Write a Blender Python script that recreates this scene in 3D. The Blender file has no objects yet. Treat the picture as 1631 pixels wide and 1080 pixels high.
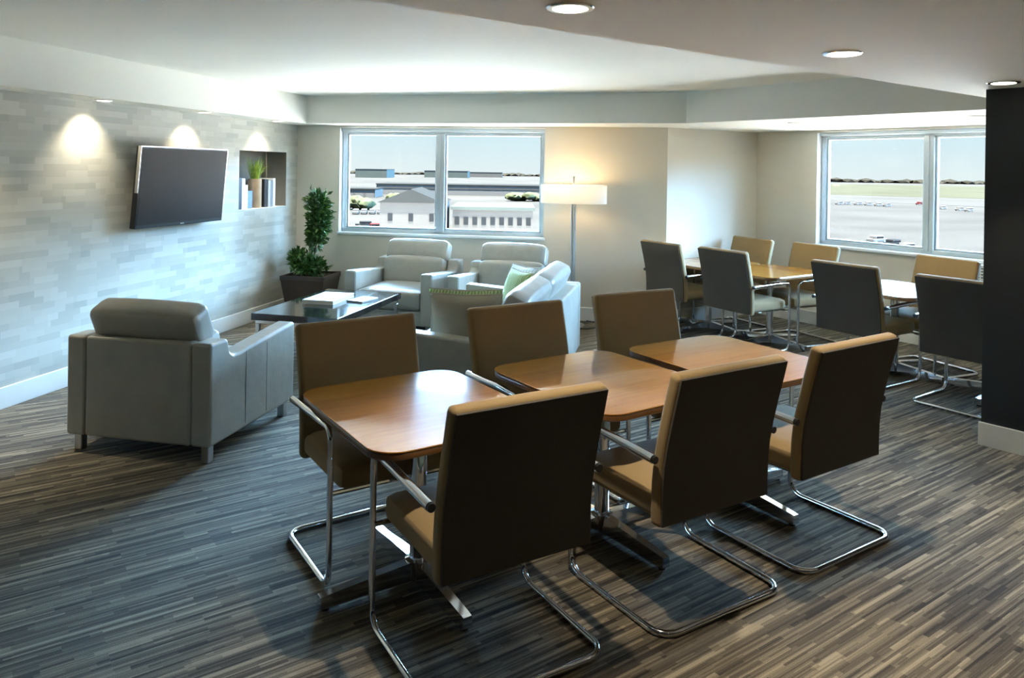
import bpy, bmesh, math, random
from mathutils import Vector, Matrix
R = math.radians
PI = math.pi
random.seed(7)
scene = bpy.context.scene
COL = scene.collection

# ------------------------------------------------------------------ materials
MATS = {}
SKY_FILL = 182.0           # brightness of the added unseen sky band over the sky near the horizon
def new_mat(name):
    m = bpy.data.materials.new(name); m.use_nodes = True
    nt = m.node_tree; b = nt.nodes.get('Principled BSDF')
    MATS[name] = m
    return m, nt, b
def setb(b, **k):
    for n, v in k.items():
        n = n.replace('_', ' ')
        if n in b.inputs:
            b.inputs[n].default_value = v
def nd(nt, t, **k):
    n = nt.nodes.new(t)
    for a, v in k.items(): setattr(n, a, v)
    return n
def mth(nt, op, a, b=None, c=None):
    n = nt.nodes.new('ShaderNodeMath'); n.operation = op
    for i, v in enumerate((a, b, c)):
        if v is None: continue
        if isinstance(v, (int, float)): n.inputs[i].default_value = v
        else: nt.links.new(v, n.inputs[i])
    return n.outputs[0]
def ramp(nt, fac, stops, interp='LINEAR'):
    n = nt.nodes.new('ShaderNodeValToRGB'); n.color_ramp.interpolation = interp
    cr = n.color_ramp
    while len(cr.elements) < len(stops): cr.elements.new(0.5)
    for e, (p, c) in zip(cr.elements, stops):
        e.position = p; e.color = (*c, 1)
    nt.links.new(fac, n.inputs[0])
    return n.outputs[0]
def coords(nt, scale=(1, 1, 1), rot=(0, 0, 0), kind='Object'):
    tc = nt.nodes.new('ShaderNodeTexCoord'); mp = nt.nodes.new('ShaderNodeMapping')
    mp.inputs['Scale'].default_value = scale; mp.inputs['Rotation'].default_value = rot
    nt.links.new(tc.outputs[kind], mp.inputs[0])
    return mp.outputs[0]
def noise(nt, vec, scale, detail=3, rough=.5):
    n = nt.nodes.new('ShaderNodeTexNoise'); n.inputs['Scale'].default_value = scale
    n.inputs['Detail'].default_value = detail; n.inputs['Roughness'].default_value = rough
    nt.links.new(vec, n.inputs['Vector'])
    return n.outputs['Fac']
def bump(nt, b, h, strength=.2, dist=.01):
    n = nt.nodes.new('ShaderNodeBump'); n.inputs['Strength'].default_value = strength
    n.inputs['Distance'].default_value = dist
    nt.links.new(h, n.inputs['Height']); nt.links.new(n.outputs[0], b.inputs['Normal'])

def simple(name, col, rough=.5, metal=0., var=.06, vscale=6., bmp=0., bscale=60., **k):
    """plain surface with a little procedural tone variation (and optional fine bump)"""
    m, nt, b = new_mat(name)
    v = coords(nt)
    f = noise(nt, v, vscale, 3)
    lo = tuple(c * (1 - var) for c in col); hi = tuple(min(1, c * (1 + var)) for c in col)
    nt.links.new(ramp(nt, f, [(.3, lo), (.7, hi)]), b.inputs['Base Color'])
    setb(b, Roughness=rough, Metallic=metal, **k)
    if bmp: bump(nt, b, noise(nt, v, bscale, 4), bmp, .004)
    return m

simple('ceiling_paint', (.89, .875, .81), .85, var=.015, vscale=1.2)
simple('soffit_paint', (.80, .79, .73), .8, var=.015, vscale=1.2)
simple('wall_paint', (.68, .635, .545), .75, var=.02, vscale=1.5, bmp=.05, bscale=200)
simple('dark_paint', (.0115, .0135, .0155), .6, var=.1, vscale=2)
simple('trim_white', (.78, .77, .72), .45, var=.02)
simple('niche_paint', (.25, .225, .185), .7, var=.05)
simple('aluminium', (.55, .60, .62), .35, .55, var=.03)
simple('sill_white', (.80, .82, .82), .4, var=.02)
simple('chrome', (.72, .73, .75), .10, 1.0, var=.02)
simple('brushed_steel', (.55, .55, .54), .28, 1.0, var=.04)
simple('black_plastic', (.012, .012, .013), .35, var=.1)
simple('tv_screen', (.046, .038, .033), .45, var=.03, Specular_IOR_Level=.06)
simple('black_lacquer', (.014, .012, .012), .09, var=.1, Coat_Weight=.6, Coat_Roughness=.04)
simple('dark_wood_edge', (.10, .045, .02), .4, var=.15, vscale=20)
simple('planter_brown', (.050, .031, .019), .5, var=.1)
simple('soil', (.08, .05, .03), .95, var=.4, vscale=40, bmp=.6, bscale=60)
simple('stem_brown', (.12, .09, .05), .8, var=.2, vscale=20)
simple('paper_white', (.80, .79, .74), .7, var=.03, vscale=30)
simple('paper_edge', (.66, .60, .50), .8, var=.06, vscale=80)
simple('cover_navy', (.012, .018, .030), .4, var=.1)
simple('cover_white', (.74, .73, .74), .45, var=.03)
simple('cover_blue', (.14, .23, .42), .45, var=.15, vscale=25)
simple('cover_grey', (.42, .43, .40), .5, var=.12, vscale=40)
simple('cover_slate', (.22, .25, .28), .5, var=.1, vscale=30)
simple('cover_black', (.018, .016, .018), .4, var=.1)
simple('cover_rust', (.30, .12, .09), .5, var=.1)
simple('vase_glaze', (.40, .29, .18), .25, var=.12, vscale=12)
simple('cushion_beige', (.44, .39, .30), .85, var=.05, vscale=10, bmp=.25, bscale=300)
simple('heater_white', (.74, .74, .70), .45, var=.02)
simple('heater_slot', (.10, .10, .10), .6)
simple('cord_black', (.015, .014, .014), .5)
simple('seam_dark', (.17, .165, .145), .6)
# exterior
simple('ext_ground', (.0235, .0233, .0220), .95, var=.16, vscale=.02, Specular_IOR_Level=0.)
simple('ext_field', (.0205, .0210, .0150), .95, var=.15, vscale=.03, Specular_IOR_Level=0.)
simple('ext_tarmac', (.0205, .0203, .0195), .9, var=.16, vscale=.03, Specular_IOR_Level=0.)
simple('ext_road', (.024, .024, .0235), .9, var=.05, Specular_IOR_Level=0.)
simple('ext_white', (.88, .88, .87), .7, var=.02, vscale=.2)
simple('bounce_roof_white', (.66, .645, .61), .8, var=.03, vscale=.3)
simple('ext_stripe', (.028, .0285, .0285), .7, var=.03, Specular_IOR_Level=0.)
simple('ext_pale', (.041, .0405, .039), .8, var=.04, vscale=.2, Specular_IOR_Level=0.)
simple('ext_roof', (.0135, .0145, .0145), .8, var=.05, vscale=.3, Specular_IOR_Level=0.)
simple('ext_green_grey', (.030, .036, .034), .8, var=.06, vscale=.2, Specular_IOR_Level=0.)
simple('ext_window', (.009, .010, .011), .8, var=.1, Specular_IOR_Level=0.)
simple('ext_hall', (.058, .058, .057), .7, var=.02, vscale=.2, Specular_IOR_Level=0.)
simple('ext_door', (.055, .055, .053), .6, var=.02, Specular_IOR_Level=0.)
simple('ext_shrub', (.030, .036, .022), .95, var=.3, vscale=.8, Specular_IOR_Level=0.)
simple('ext_trees', (.012, .0115, .0095), .95, var=.25, vscale=.05, Specular_IOR_Level=0.)
simple('car_white', (.07, .07, .072), .3, var=.02, Specular_IOR_Level=0.)
simple('car_red', (.05, .012, .012), .35, var=.05, Specular_IOR_Level=0.)
simple('car_grey', (.012, .013, .014), .35, var=.05, Specular_IOR_Level=0.)
simple('car_glass', (.004, .004, .005), .15)
simple('tyre', (.05, .05, .05), .8)

def fabric(name, col, dark=.82):
    m, nt, b = new_mat(name)
    v = coords(nt)
    f1 = noise(nt, v, 420, 2); f2 = noise(nt, v, 5, 2)
    mx = mth(nt, 'ADD', mth(nt, 'MULTIPLY', f1, .6), mth(nt, 'MULTIPLY', f2, .4))
    nt.links.new(ramp(nt, mx, [(.3, tuple(c * dark for c in col)), (.7, tuple(c * 1.12 for c in col))]), b.inputs['Base Color'])
    setb(b, Roughness=.85, Sheen_Weight=.15, Sheen_Roughness=.5)
    bump(nt, b, f1, .25, .002)
    return m
fabric('chair_fabric', (.30, .205, .090))
fabric('chair_fabric_shaded', (.060, .050, .038))  # same cloth darkened: shade on the backrest rear put into the colour

def leather(name, col):
    m, nt, b = new_mat(name)
    v = coords(nt)
    f = noise(nt, v, 7, 4, .6)
    nt.links.new(ramp(nt, f, [(.3, tuple(c * .90 for c in col)), (.7, tuple(min(1, c * 1.06) for c in col))]), b.inputs['Base Color'])
    setb(b, Roughness=.34, Specular_IOR_Level=.55)
    vo = nt.nodes.new('ShaderNodeTexVoronoi'); vo.inputs['Scale'].default_value = 190
    nt.links.new(v, vo.inputs['Vector'])
    h = mth(nt, 'ADD', mth(nt, 'MULTIPLY', vo.outputs['Distance'], .15), mth(nt, 'MULTIPLY', noise(nt, v, 9, 3), 1.6))
    bump(nt, b, h, .22, .012)
    return m
leather('leather_taupe', (.385, .375, .325))

def wood(name, base, dark, rough=.18):
    m, nt, b = new_mat(name)
    v = coords(nt, (3.0, 30, 30))
    v2 = coords(nt, (1, 1, 1))
    f = noise(nt, v, 1.6, 5, .6)
    # veneer leaves: bands about 12 cm wide
    sx = nt.nodes.new('ShaderNodeSeparateXYZ'); nt.links.new(v2, sx.inputs[0])
    w = nt.nodes.new('ShaderNodeTexWhiteNoise'); w.noise_dimensions = '1D'
    nt.links.new(mth(nt, 'FLOOR', mth(nt, 'MULTIPLY', sx.outputs[1], 8.0)), w.inputs['W'])
    mx = mth(nt, 'ADD', mth(nt, 'MULTIPLY', f, .75), mth(nt, 'MULTIPLY', w.outputs['Value'], .25))
    nt.links.new(ramp(nt, mx, [(.25, dark), (.75, base)]), b.inputs['Base Color'])
    setb(b, Roughness=max(rough, .4), Specular_IOR_Level=.15, Coat_Weight=.9, Coat_Roughness=.03, Coat_IOR=1.65)
    return m
wood('honey_wood', (.46, .205, .026), (.32, .120, .010))
wood('edge_wood', (.22, .10, .035), (.15, .065, .02), .35)

def carpet():
    m, nt, b = new_mat('striped_carpet')
    v = coords(nt, (1, 1, 1), (0, 0, -R(35.4)))
    s = nt.nodes.new('ShaderNodeSeparateXYZ'); nt.links.new(v, s.inputs[0])
    u, w = s.outputs[0], s.outputs[1]
    def layer(pitch, length, seed):
        row = mth(nt, 'FLOOR', mth(nt, 'MULTIPLY', w, 1 / pitch))
        wn = nt.nodes.new('ShaderNodeTexWhiteNoise'); wn.noise_dimensions = '1D'
        nt.links.new(mth(nt, 'ADD', row, seed), wn.inputs['W'])
        # stripes start on one of a few steps along the tile grid
        off = mth(nt, 'MULTIPLY', mth(nt, 'FLOOR', mth(nt, 'MULTIPLY', wn.outputs['Value'], 4.0)), .25)
        colm = mth(nt, 'FLOOR', mth(nt, 'ADD', mth(nt, 'MULTIPLY', u, 1 / length), off))
        w2 = nt.nodes.new('ShaderNodeTexWhiteNoise'); w2.noise_dimensions = '2D'
        cb = nt.nodes.new('ShaderNodeCombineXYZ')
        nt.links.new(mth(nt, 'ADD', row, seed * 3.7), cb.inputs[0]); nt.links.new(colm, cb.inputs[1])
        nt.links.new(cb.outputs[0], w2.inputs['Vector'])
        return w2.outputs['Value']
    a = layer(.0115, .40, 3.1); c = layer(.0058, .27, 11.3); d = layer(.033, .5, 23.0)
    mix = mth(nt, 'ADD', mth(nt, 'ADD', mth(nt, 'MULTIPLY', a, .52), mth(nt, 'MULTIPLY', c, .30)), mth(nt, 'MULTIPLY', d, .18))
    e = layer(.021, .36, 41.0)
    streak = mth(nt, 'SUBTRACT', mth(nt, 'MULTIPLY', mth(nt, 'GREATER_THAN', e, .86), .20), mth(nt, 'MULTIPLY', mth(nt, 'LESS_THAN', e, .16), .20))
    f = noise(nt, v, 260, 2)
    mix = mth(nt, 'ADD', mth(nt, 'ADD', mth(nt, 'MULTIPLY', mth(nt, 'SUBTRACT', mix, .5), .78), mth(nt, 'ADD', streak, .49)), mth(nt, 'MULTIPLY', mth(nt, 'SUBTRACT', f, .5), .40))
    colr = ramp(nt, mix, [(.16, (.031, .026, .020)), (.42, (.102, .086, .060)), (.62, (.184, .156, .108)), (.84, (.35, .30, .21))])
    nt.links.new(colr, b.inputs['Base Color'])
    setb(b, Roughness=.95, Sheen_Weight=.1, Specular_IOR_Level=.2)
    bump(nt, b, mth(nt, 'ADD', mth(nt, 'MULTIPLY', a, .6), f), .35, .004)
carpet()

def mosaic():
    m, nt, b = new_mat('mosaic_wallcovering')
    tc = nt.nodes.new('ShaderNodeTexCoord')
    s = nt.nodes.new('ShaderNodeSeparateXYZ'); nt.links.new(tc.outputs['Object'], s.inputs[0])
    x, z = s.outputs[0], s.outputs[2]
    def cells(h, wd, seed):
        row = mth(nt, 'FLOOR', mth(nt, 'MULTIPLY', z, 1 / h))
        wn = nt.nodes.new('ShaderNodeTexWhiteNoise'); wn.noise_dimensions = '1D'
        nt.links.new(mth(nt, 'ADD', row, seed), wn.inputs['W'])
        colm = mth(nt, 'FLOOR', mth(nt, 'ADD', mth(nt, 'MULTIPLY', x, 1 / wd), wn.outputs['Value']))
        w2 = nt.nodes.new('ShaderNodeTexWhiteNoise'); w2.noise_dimensions = '2D'
        cb = nt.nodes.new('ShaderNodeCombineXYZ'); nt.links.new(mth(nt, 'ADD', row, seed * 2.3), cb.inputs[0]); nt.links.new(colm, cb.inputs[1])
        nt.links.new(cb.outputs[0], w2.inputs['Vector'])
        return w2.outputs['Value'], row
    a, row = cells(.048, .21, 2.0)
    c, _ = cells(.096, .46, 9.0)
    mix = mth(nt, 'ADD', mth(nt, 'MULTIPLY', a, .7), mth(nt, 'MULTIPLY', c, .3))
    colr = ramp(nt, mix, [(.1, (.40, .395, .34)), (.5, (.48, .47, .405)), (.9, (.55, .54, .475))])
    nt.links.new(colr, b.inputs['Base Color'])
    nt.links.new(mth(nt, 'ADD', mth(nt, 'MULTIPLY', a, .15), .42), b.inputs['Roughness'])
    setb(b, Specular_IOR_Level=.4)
    bump(nt, b, mix, .25, .006)
mosaic()

def green_pillow():
    m, nt, b = new_mat('pillow_green')
    v = coords(nt, (1, 1, 1))
    w = nt.nodes.new('ShaderNodeTexWave'); w.inputs['Scale'].default_value = 14; w.inputs['Distortion'].default_value = 3.5
    w.inputs['Detail'].default_value = 1; w.inputs['Detail Scale'].default_value = 2.0
    nt.links.new(v, w.inputs['Vector'])
    nt.links.new(ramp(nt, w.outputs['Fac'], [(.35, (.24, .33, .10)), (.6, (.50, .58, .32))]), b.inputs['Base Color'])
    setb(b, Roughness=.9)
green_pillow()
def pale_pillow():
    m, nt, b = new_mat('pillow_pale')
    v = coords(nt)
    w = nt.nodes.new('ShaderNodeTexWave'); w.inputs['Scale'].default_value = 9; w.inputs['Distortion'].default_value = 2
    nt.links.new(v, w.inputs['Vector'])
    nt.links.new(ramp(nt, w.outputs['Fac'], [(.3, (.50, .56, .56)), (.7, (.72, .74, .72))]), b.inputs['Base Color'])
    setb(b, Roughness=.9)
pale_pillow()

def leafmat(name, a, c):
    m, nt, b = new_mat(name)
    v = coords(nt)
    nt.links.new(ramp(nt, noise(nt, v, 30, 2), [(.3, a), (.7, c)]), b.inputs['Base Color'])
    setb(b, Roughness=.45)
leafmat('leaf_dark', (.022, .070, .012), (.085, .190, .035))
leafmat('grass_bright', (.14, .26, .02), (.34, .46, .05))

def glass():
    m, nt, b = new_mat('window_glass')
    out = nt.nodes['Material Output']
    tr = nt.nodes.new('ShaderNodeBsdfTransparent'); tr.inputs[0].default_value = (.97, .985, .98, 1)
    gl = nt.nodes.new('ShaderNodeBsdfGlossy'); gl.inputs['Roughness'].default_value = .01
    fr = nt.nodes.new('ShaderNodeFresnel'); fr.inputs['IOR'].default_value = 1.35
    n = noise(nt, coords(nt), .7, 1)
    mx = nt.nodes.new('ShaderNodeMixShader')
    nt.links.new(mth(nt, 'MULTIPLY', fr.outputs[0], mth(nt, 'ADD', mth(nt, 'MULTIPLY', n, .1), .6)), mx.inputs[0])
    nt.links.new(tr.outputs[0], mx.inputs[1]); nt.links.new(gl.outputs[0], mx.inputs[2])
    nt.links.new(mx.outputs[0], out.inputs[0])
glass()
def shade():
    m, nt, b = new_mat('lamp_shade_fabric')
    out = nt.nodes['Material Output']
    f = noise(nt, coords(nt), 300, 2)
    c = ramp(nt, f, [(.3, (.86, .85, .80)), (.7, (.90, .89, .85))])
    tl = nt.nodes.new('ShaderNodeBsdfTranslucent'); df = nt.nodes.new('ShaderNodeBsdfDiffuse')
    nt.links.new(c, tl.inputs[0]); nt.links.new(c, df.inputs[0])
    mx = nt.nodes.new('ShaderNodeMixShader'); mx.inputs[0].default_value = .36
    nt.links.new(df.outputs[0], mx.inputs[1]); nt.links.new(tl.outputs[0], mx.inputs[2])
    nt.links.new(mx.outputs[0], out.inputs[0])
shade()
def emit(name, col, s):
    m, nt, b = new_mat(name)
    setb(b, Emission_Color=(*col, 1), Emission_Strength=s, Roughness=.6)
    b.inputs['Base Color'].default_value = (.8, .8, .8, 1)
emit('lamp_lens', (1.0, .93, .78), 9.0)
emit('bulb_glow', (1.0, .80, .48), 14.0)

# ------------------------------------------------------------------ mesh helpers
def finish(name, bm, mat, parent=None, smooth=True, loc=None, rot=None):
    bmesh.ops.recalc_face_normals(bm, faces=bm.faces[:])
    me = bpy.data.meshes.new(name); bm.to_mesh(me); bm.free()
    if smooth:
        me.polygons.foreach_set('use_smooth', [True] * len(me.polygons))
        me.set_sharp_from_angle(angle=R(38))
    o = bpy.data.objects.new(name, me)
    if smooth:
        wn = o.modifiers.new('weighted_normal', 'WEIGHTED_NORMAL'); wn.keep_sharp = True; wn.weight = 80
    mats = mat if isinstance(mat, (list, tuple)) else [mat]
    for x in mats: me.materials.append(MATS[x])
    COL.objects.link(o)
    if parent: o.parent = parent
    if loc is not None: o.location = loc
    if rot is not None: o.rotation_euler = rot
    return o
def tag(o, label, cat=None, group=None, kind=None):
    o['label'] = label
    if cat: o['category'] = cat
    if group: o['group'] = group
    if kind: o['kind'] = kind
    return o
def thing(name, label, cat, loc=(0, 0, 0), rz=0., group=None, kind=None):
    o = bpy.data.objects.new(name, None); COL.objects.link(o)
    o.empty_display_size = .1
    o.location = loc; o.rotation_euler = (0, 0, rz)
    return tag(o, label, cat, group, kind)
def dup(root, loc, rz, label):
    r = root.copy(); COL.objects.link(r); r.location = loc; r.rotation_euler = (0, 0, rz); r['label'] = label
    for ch in list(root.children):
        c = ch.copy(); COL.objects.link(c); c.parent = r
        for g in list(ch.children):
            d = g.copy(); COL.objects.link(d); d.parent = c
    return r

def box(bm, x0, x1, y0, y1, z0, z1, bev=0., seg=2, M=None):
    t = bmesh.new()
    bmesh.ops.create_cube(t, size=1)
    for v in t.verts:
        v.co = Vector(((x0 + x1) / 2 + v.co.x * (x1 - x0), (y0 + y1) / 2 + v.co.y * (y1 - y0), (z0 + z1) / 2 + v.co.z * (z1 - z0)))
    if bev: bmesh.ops.bevel(t, geom=t.edges[:] + t.verts[:], offset=bev, segments=seg, profile=.5, affect='EDGES')
    join(bm, t, M)
def join(bm, t, M=None):
    if M is not None: bmesh.ops.transform(t, matrix=M, verts=t.verts[:])
    me = bpy.data.meshes.new('tmp'); t.to_mesh(me); t.free()
    bm.from_mesh(me); bpy.data.meshes.remove(me)
def prism(bm, pts, z0, z1, bev=0., seg=2):
    t = bmesh.new()
    vs = [t.verts.new((p[0], p[1], z0)) for p in pts]
    f = t.faces.new(vs)
    r = bmesh.ops.extrude_face_region(t, geom=[f])
    for v in r['geom']:
        if isinstance(v, bmesh.types.BMVert): v.co.z = z1
    if bev:
        es = [e for e in t.edges if abs(e.verts[0].co.z - e.verts[1].co.z) < 1e-6]
        bmesh.ops.bevel(t, geom=es, offset=bev, segments=seg, profile=.5, affect='EDGES')
    join(bm, t)
def fillet(pts, rad, n=6):
    """round the inner corners of a polyline; rad is one radius or a list per point"""
    P = [Vector(p) for p in pts]; out = [P[0]]
    for i in range(1, len(P) - 1):
        r = rad[i] if isinstance(rad, (list, tuple)) else rad
        a, b, c = P[i - 1], P[i], P[i + 1]
        d1 = (a - b).normalized(); d2 = (c - b).normalized()
        ang = d1.angle(d2)
        if r <= 0 or abs(ang - PI) < 1e-3: out.append(b); continue
        L = min(r / math.tan(ang / 2), (a - b).length * .49, (c - b).length * .49)
        rr = L * math.tan(ang / 2)
        cen = b + (d1 + d2).normalized() * (rr / math.sin(ang / 2))
        s = b + d1 * L - cen; e = b + d2 * L - cen
        tot = s.angle(e); ax = s.cross(e).normalized()
        for k in range(n + 1):
            out.append(cen + Matrix.Rotation(tot * k / n, 3, ax) @ s)
    out.append(P[-1])
    return out
def tube(bm, path, r, n=10, cap=True, closed=False):
    P = [Vector(p) for p in path]; N = len(P)
    t0 = (P[1] - P[0]).normalized()
    up = Vector((0, 0, 1)) if abs(t0.z) < .9 else Vector((1, 0, 0))
    nrm = (up - t0 * up.dot(t0)).normalized(); prev = t0; rings = []
    for i, p in enumerate(P):
        if closed: t = (P[(i + 1) % N] - P[i - 1]).normalized()
        elif i == 0: t = t0
        elif i == N - 1: t = (P[i] - P[i - 1]).normalized()
        else: t = ((P[i + 1] - P[i]).normalized() + (P[i] - P[i - 1]).normalized()).normalized()
        q = prev.rotation_difference(t); nrm = q @ nrm; prev = t
        nrm = (nrm - t * nrm.dot(t)).normalized(); bn = t.cross(nrm)
        rr = r(i / (N - 1)) if callable(r) else r
        rings.append([bm.verts.new(p + nrm * (rr * math.cos(2 * PI * k / n)) + bn * (rr * math.sin(2 * PI * k / n))) for k in range(n)])
    m = N if closed else N - 1
    for i in range(m):
        a, b = rings[i], rings[(i + 1) % N]
        for k in range(n): bm.faces.new((a[k], a[(k + 1) % n], b[(k + 1) % n], b[k]))
    if cap and not closed:
        bm.faces.new(rings[0][::-1]); bm.faces.new(rings[-1])
def lathe(bm, prof, n=32, sx=1., sy=1., cx=0., cy=0.):
    rings = []
    for (r, z) in prof:
        if r < 1e-6: rings.append([bm.verts.new((cx, cy, z))])
        else: rings.append([bm.verts.new((cx + r * sx * math.cos(2 * PI * k / n), cy + r * sy * math.sin(2 * PI * k / n), z)) for k in range(n)])
    for a, b in zip(rings, rings[1:]):
        if len(a) == 1 and len(b) == 1: continue
        for k in range(n):
            k2 = (k + 1) % n
            if len(a) == 1: bm.faces.new((a[0], b[k], b[k2]))
            elif len(b) == 1: bm.faces.new((a[k], a[k2], b[0]))
            else: bm.faces.new((a[k], a[k2], b[k2], b[k]))
def rrect(w, d, r, n=8):
    pts = []
    for cx, cy, a0 in ((w / 2 - r, d / 2 - r, 0), (-w / 2 + r, d / 2 - r, 90), (-w / 2 + r, -d / 2 + r, 180), (w / 2 - r, -d / 2 + r, 270)):
        for k in range(n + 1):
            a = R(a0 + 90 * k / n); pts.append((cx + r * math.cos(a), cy + r * math.sin(a)))
    return pts
def cushion(bm, sx, sy, sz, M=None, e=.32, crown=.0, nx=14, ny=14, nz=6):
    """soft block: a box whose edges are rounded like a superellipsoid and whose big faces swell slightly"""
    t = bmesh.new()
    bmesh.ops.create_cube(t, size=2)
    bmesh.ops.subdivide_edges(t, edges=t.edges[:], cuts=9, use_grid_fill=True)
    rmin = min(sx, sy, sz) / 2 * e * 2
    h = Vector((sx / 2, sy / 2, sz / 2))
    for v in t.verts:
        p = Vector((v.co.x * h.x, v.co.y * h.y, v.co.z * h.z))
        q = Vector([max(-h[i] + rmin, min(h[i] - rmin, p[i])) for i in range(3)])
        # spread samples so that the rounding gets enough vertices
        u = Vector([math.copysign(abs(v.co[i]) ** .75, v.co[i]) for i in range(3)])
        p = Vector((u.x * h.x, u.y * h.y, u.z * h.z))
        q = Vector([max(-h[i] + rmin, min(h[i] - rmin, p[i])) for i in range(3)])
        d = p - q
        if d.length > 1e-9:
            p = q + d.normalized() * min(rmin, max(abs(d.x), abs(d.y), abs(d.z)))
        if crown:
            fx = 1 - u.x ** 2; fy = 1 - u.y ** 2; fz = 1 - u.z ** 2
            p.z += math.copysign(crown * fx * fy, u.z) * abs(u.z)
            p.y += math.copysign(crown * .6 * fx * fz, u.y) * abs(u.y)
        v.co = p
    join(bm, t, M)
def pillow(bm, w, h, th, M, n=16):
    """throw pillow standing in the local XZ plane"""
    t = bmesh.new()
    for s in (1, -1):
        g = {}
        for i in range(n + 1):
            for j in range(n + 1):
                u = -1 + 2 * i / n; v = -1 + 2 * j / n
                k = (1 - abs(u) ** 2.6) * (1 - abs(v) ** 2.6)
                pin = 1 - .07 * (1 - abs(u * v)) * max(abs(u), abs(v)) ** 4
                g[i, j] = t.verts.new((u * w / 2 * pin, s * (th / 2) * (max(k, 0) ** .45), v * h / 2 * pin))
        for i in range(n):
            for j in range(n): t.faces.new((g[i, j], g[i + 1, j], g[i + 1, j + 1], g[i, j + 1]))
    bmesh.ops.remove_doubles(t, verts=t.verts[:], dist=1e-5)
    join(bm, t, M)
def T(x=0, y=0, z=0, rx=0, ry=0, rz=0):
    return Matrix.Translation((x, y, z)) @ Matrix.Rotation(rz, 4, 'Z') @ Matrix.Rotation(ry, 4, 'Y') @ Matrix.Rotation(rx, 4, 'X')
def inter(a, b, c, d):
    """intersection of the lines ab and cd in plan"""
    a, b, c, d = map(Vector, (a, b, c, d)); r, s = b - a, d - c
    t = ((c.x - a.x) * s.y - (c.y - a.y) * s.x) / (r.x * s.y - r.y * s.x)
    return a + r * t

# ------------------------------------------------------------------ camera
cam = bpy.data.cameras.new('camera'); co = bpy.data.objects.new('camera', cam); COL.objects.link(co)
co.location = (0, 0, 1.70); co.rotation_euler = (PI / 2, -.0154, 0)
cam.sensor_width = 36; cam.lens = 1205.5 / 1631 * 36
cam.shift_y = -(540 - 268.2) / 1631
cam.clip_start = .05; cam.clip_end = 6000
scene.camera = co

# ------------------------------------------------------------------ room shell
HS, HL, HC = 2.178, 2.245, 2.492            # soffits, lower ceiling, raised ceiling
C = Vector((-2.575, 9.075)); A0 = Vector((-3.42, 5.39))
dL = (C - A0).normalized(); nL = Vector((dL.y, -dL.x))            # left wall, normal into the room
PC = Vector((1.718, 8.368)); dB = (PC - C).normalized(); nB = Vector((dB.y, -dB.x))
PN = Vector((2.956, 9.149)); dN = (PN - PC).normalized(); nN = Vector((dN.y, -dN.x))
dW = Vector((.578, -.816)).normalized(); nW = Vector((dW.y, -dW.x))     # right (window) wall, running to the right
LB = C - dL * 12.6                                                # left wall runs on past the camera
RE = PN + dW * 6.6
FL = Vector((LB.x, -3.3)); FR = Vector((RE.x + .4, -3.3))

def wall(name, a, d, length, z1, mat, holes=(), th=.22, z0=0., label='', depth_holes=None, reveal='wall_paint'):
    """wall whose room face runs from a along d; built in its own frame (x along, +y outward, z up)"""
    n_out = Vector((-d.y, d.x))
    bm = bmesh.new()
    xs = sorted({0., length, *[h[0] for h in holes], *[h[1] for h in holes]})
    zs = sorted({z0, z1, *[h[2] for h in holes], *[h[3] for h in holes]})
    V = {}
    def vert(x, y, z):
        k = (round(x, 5), round(y, 5), round(z, 5))
        if k not in V: V[k] = bm.verts.new((x, y, z))
        return V[k]
    def inh(x, z): return any(h[0] < x < h[1] and h[2] < z < h[3] for h in holes)
    cells = {}
    for i in range(len(xs) - 1):
        for j in range(len(zs) - 1): cells[i, j] = not inh((xs[i] + xs[i + 1]) / 2, (zs[j] + zs[j + 1]) / 2)
    def quad(*p, mi=0):
        f = bm.faces.new([vert(*q) for q in p]); f.material_index = mi
    for (i, j), solid in cells.items():
        if not solid: continue
        xa, xb, za, zb = xs[i], xs[i + 1], zs[j], zs[j + 1]
        quad((xa, 0, za), (xb, 0, za), (xb, 0, zb), (xa, 0, zb)); quad((xa, th, za), (xb, th, za), (xb, th, zb), (xa, th, zb), mi=1)
        for (di, dj, p, q) in ((-1, 0, (xa, za), (xa, zb)), (1, 0, (xb, za), (xb, zb)), (0, -1, (xa, za), (xb, za)), (0, 1, (xa, zb), (xb, zb))):
            if not cells.get((i + di, j + dj), False):
                quad((p[0], 0, p[1]), (q[0], 0, q[1]), (q[0], th, q[1]), (p[0], th, p[1]), mi=1)
    o = finish(name, bm, [mat, reveal], smooth=False, loc=(a.x, a.y, 0), rot=(0, 0, math.atan2(d.y, d.x)))
    tag(o, label, 'wall', kind='structure')
    return o

TOP = HC + .02
SL = (C - LB).length
NI = (SL - 1.210, SL - .255, 1.219, 1.846)       # niche opening on the left wall
wl = wall('wall_left', LB, dL, SL, TOP, 'mosaic_wallcovering', holes=[NI], th=.26, label='left wall in pale mosaic wallcovering carrying the television', reveal='niche_paint')
W1 = (.536, 2.982, .915, 2.150)                  # window opening on the back wall
wall('wall_back', C, dB, (PC - C).length, TOP, 'wall_paint', holes=[W1], label='cream back wall with the wide window behind the armchairs', reveal='sill_white')
wall('wall_nook', PC, dN, (PN - PC).length, TOP, 'wall_paint', label='short bright cream wall between the two window walls')
W2 = (.806, 3.19, .905, 2.150)
wall('wall_right', PN, dW, 6.6, TOP, 'wall_paint', holes=[W2], label='cream right wall with the window over the far tables', reveal='sill_white')
e = (FR - RE); wall('wall_side', RE, e.normalized(), e.length, TOP, 'dark_paint', label='dark side wall out of view on the right')
wall('wall_front', FR, Vector((-1, 0)), FR.x - FL.x, TOP, 'dark_paint', label='dark wall behind the camera')
if (LB - FL).length > .05:
    e = (LB - FL); wall('wall_corner', FL, e.normalized(), e.length, TOP, 'dark_paint', label='dark wall stub behind the camera on the left')
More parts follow.
